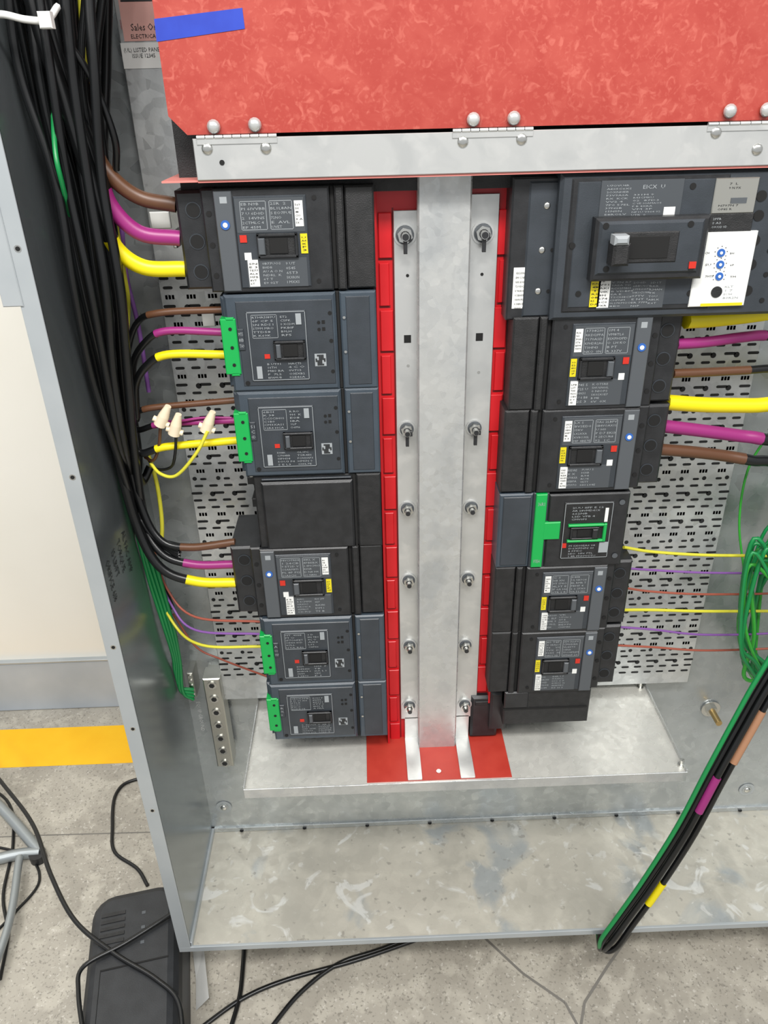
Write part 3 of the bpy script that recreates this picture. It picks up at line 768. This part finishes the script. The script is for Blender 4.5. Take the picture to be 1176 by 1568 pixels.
W = Wires('hanging_cable_harness')
base = [(1330, 860, -.16), (1240, 955, -.185), (1180, 1045, -.205), (1138, 1118, -.22), (1098, 1190, -.235), (1052, 1275, -.245), (1000, 1355, -.255), (960, 1410, -.262), (933, 1446, -.266)]
for i, (dx, dy, dyy) in enumerate(((-10, -4, 0), (0, 0, -.006), (9, 6, 0), (4, -6, .006))):
    P = [(p[0]+dx, p[1]+dy, p[2]+dyy) for p in base]
    Q = [U(*p) for p in P]+[Vector((U(930, 1446, -.266).x-.005+.003*i, -.25, ZB-.05)), Vector((U(930, 1446, -.266).x+.03, -.16, .05+.004*i)), Vector((U(930, 1446, -.266).x+.12, -.05, .012))]
    W.add(Q, .0052, CBLK)
for (pa, pb, M, dx, dy) in ((.32, .46, LTAN, 9, 6), (.50, .59, CPUR, 0, 0), (.74, .80, CYEL, 9, 6)):
    P = catmull([U(p[0]+dx, p[1]+dy, p[2]-(.006 if dx == 0 else 0)) for p in base], 8); N_ = len(P)-1
    W.tube(P[int(pa*N_):int(pb*N_)+1], .0068, M, 10)
W.add([U(p[0]-22+i*1.2, p[1]-8, p[2]-.004) for i, p in enumerate(base)]+[Vector((U(925, 1446, -.266).x, -.25, ZB-.05)), Vector((U(930, 1446, -.266).x+.02, -.16, .05))], .0036, CGRN)
W.done()

# ---------------------------------------------------------------- floor items
W = Wires('floor_power_cords')
def fl(pts, r, M=CBLK, z=None): W.add([UZ(p[0], p[1], (r if z is None else z)) for p in pts], r, M)
fl([(-60, 1120), (0, 1195), (50, 1262), (78, 1340), (115, 1410), (175, 1460), (240, 1500), (275, 1540), (280, 1640)], .0045, z=.14)
fl([(-60, 1185), (10, 1225), (20, 1290), (5, 1370), (12, 1430), (0, 1500)], .0035)
fl([(-40, 1290), (40, 1310), (60, 1350), (20, 1400), (-20, 1440)], .003)
fl([(330, 1180), (215, 1192), (178, 1215), (172, 1270), (176, 1305), (210, 1330), (226, 1356)], .004)
fl([(800, 1380), (620, 1445), (540, 1472), (440, 1500), (370, 1530), (300, 1580)], .0045)
fl([(780, 1370), (600, 1447), (520, 1475), (460, 1520), (410, 1580)], .0045)
fl([(376, 1420), (372, 1480), (366, 1530), (345, 1600)], .0045)
fl([(130, 1600), (120, 1520), (128, 1480), (190, 1445), (262, 1400)], .004, z=.142)
W.done()
b = MB('uninterruptible_power_supply')
H = .135
c4 = [UZ(150, 1368, H), UZ(246, 1348, H)]
dv = (c4[1]-c4[0]); nd = Vector((dv.y, -dv.x, 0)).normalized()
w_ = dv.length*1.42; ud = dv.normalized()
o = c4[0]-ud*.012
def UP(a, l, z): q = o+ud*a+nd*l; return Vector((q.x, q.y, z))
L = .36
def ring(i, z):
    out = []; R = .045
    for (ca, cl, a0) in ((w_-R, R, -90), (w_-R, L-R, 0), (R, L-R, 90), (R, R, 180)):
        for k in range(5):
            t = math.radians(a0+k*22.5); out.append(UP(ca+(R-i)*math.cos(t), cl+(R-i)*math.sin(t), z))
    return out
UPSM = mat('ups_plastic', '#1d1f22', .48, hex2='#26282b', scale=30, bump=.15, bscale=600)
prev = ring(0, 0)
for i_, z_ in ((0, H-.03), (.004, H-.014), (.012, H-.004), (.022, H)):
    nx = ring(i_, z_); b.hull(prev[::-1], nx[::-1], UPSM); prev = nx
def upb(a0, a1, l0, l1, z0, z1, M): b.hull([UP(a0, l0, z0), UP(a0, l1, z0), UP(a1, l1, z0), UP(a1, l0, z0)], [UP(a0, l0, z1), UP(a0, l1, z1), UP(a1, l1, z1), UP(a1, l0, z1)], M)
for k in range(5): upb(w_*.14, w_*.40, .05+.014*k, .057+.014*k, H, H+.0015, BLK2)
upb(w_*.18, w_*.88, .16, .163, H, H+.001, HOLE)
upb(w_*.18, w_*.185, .163, .30, H, H+.001, HOLE)
for k in range(3): upb(w_*.58, w_*.62, .06+.03*k, .066+.03*k, H, H+.0006, STR)
b.done()
b = MB('paper_sheet')
P = [UZ(294, 1446, .002), UZ(312, 1450, .02), UZ(320, 1528, .03), UZ(300, 1548, .002), UZ(300, 1500, .004)]
b.add(P, [(0, 1, 4), (1, 2, 4), (2, 3, 4)], WHT); b.done()
W = Wires('equipment_stand_base')
LG = mat('stand_grey_metal', '#9aa0a2', .4, .6)
W.add([UZ(-60, 1185, .05), UZ(0, 1235, .03), UZ(62, 1305, .014)], .012, LG)
W.add([UZ(62, 1305, .014), UZ(20, 1310, .014), UZ(-60, 1330, .014)], .012, LG)
W.add([UZ(30, 1312, .03), UZ(12, 1420, .03), UZ(-40, 1560, .03)], .008, LG)
p = UZ(58, 1310, .012); W.b.cyl((p.x, p.y, 0), (0, 0, 1), .018, .02, BLK, 16)
W.done()
b = MB('floor_joint_lines')
JM = mat('joint_dark', '#6f6c66', .8)
def joint(pts, w=.003):
    for (a, c_) in zip(pts, pts[1:]):
        A = UZ(*a, .0004); B = UZ(*c_, .0004); n_ = (B-A).cross(Vector((0, 0, 1))).normalized()*w/2
        b.add([A-n_, B-n_, B+n_, A+n_], [(0, 1, 2, 3)], JM)
joint([(-60, 1284), (60, 1279), (235, 1274)]); joint([(725, 1420), (800, 1490), (865, 1535), (890, 1580)], .005); joint([(975, 1415), (930, 1480), (895, 1535), (888, 1580)], .005)
b.done()

# ---------------------------------------------------------------- lights
def area(name, loc, tgt, sx, sy, e, col=(1, .98, .95)):
    l = bpy.data.lights.new(name, 'AREA'); l.shape = 'RECTANGLE'; l.size = sx; l.size_y = sy; l.energy = e; l.color = col
    o = bpy.data.objects.new(name, l); scene.collection.objects.link(o); o.location = loc
    o.rotation_euler = (Vector(tgt)-Vector(loc)).to_track_quat('-Z', 'Y').to_euler(); return o
area('ceiling_light', (.05, -1.6, 2.9), (.1, -.1, .9), 1.3, .3, 62)
area('ceiling_light', (-1.3, -2.2, 2.9), (0, -.2, .9), 1.2, .3, 26)
area('ceiling_light', (1.5, -2.0, 2.9), (.2, -.2, .9), 1.2, .3, 28)
area('ceiling_light', (-1.6, -.2, 2.9), (-1.2, .2, .3), 1.2, .5, 24)
w = bpy.data.worlds.new('world'); scene.world = w; w.use_nodes = True
w.node_tree.nodes['Background'].inputs[0].default_value = (.96, .98, 1, 1); w.node_tree.nodes['Background'].inputs[1].default_value = .62
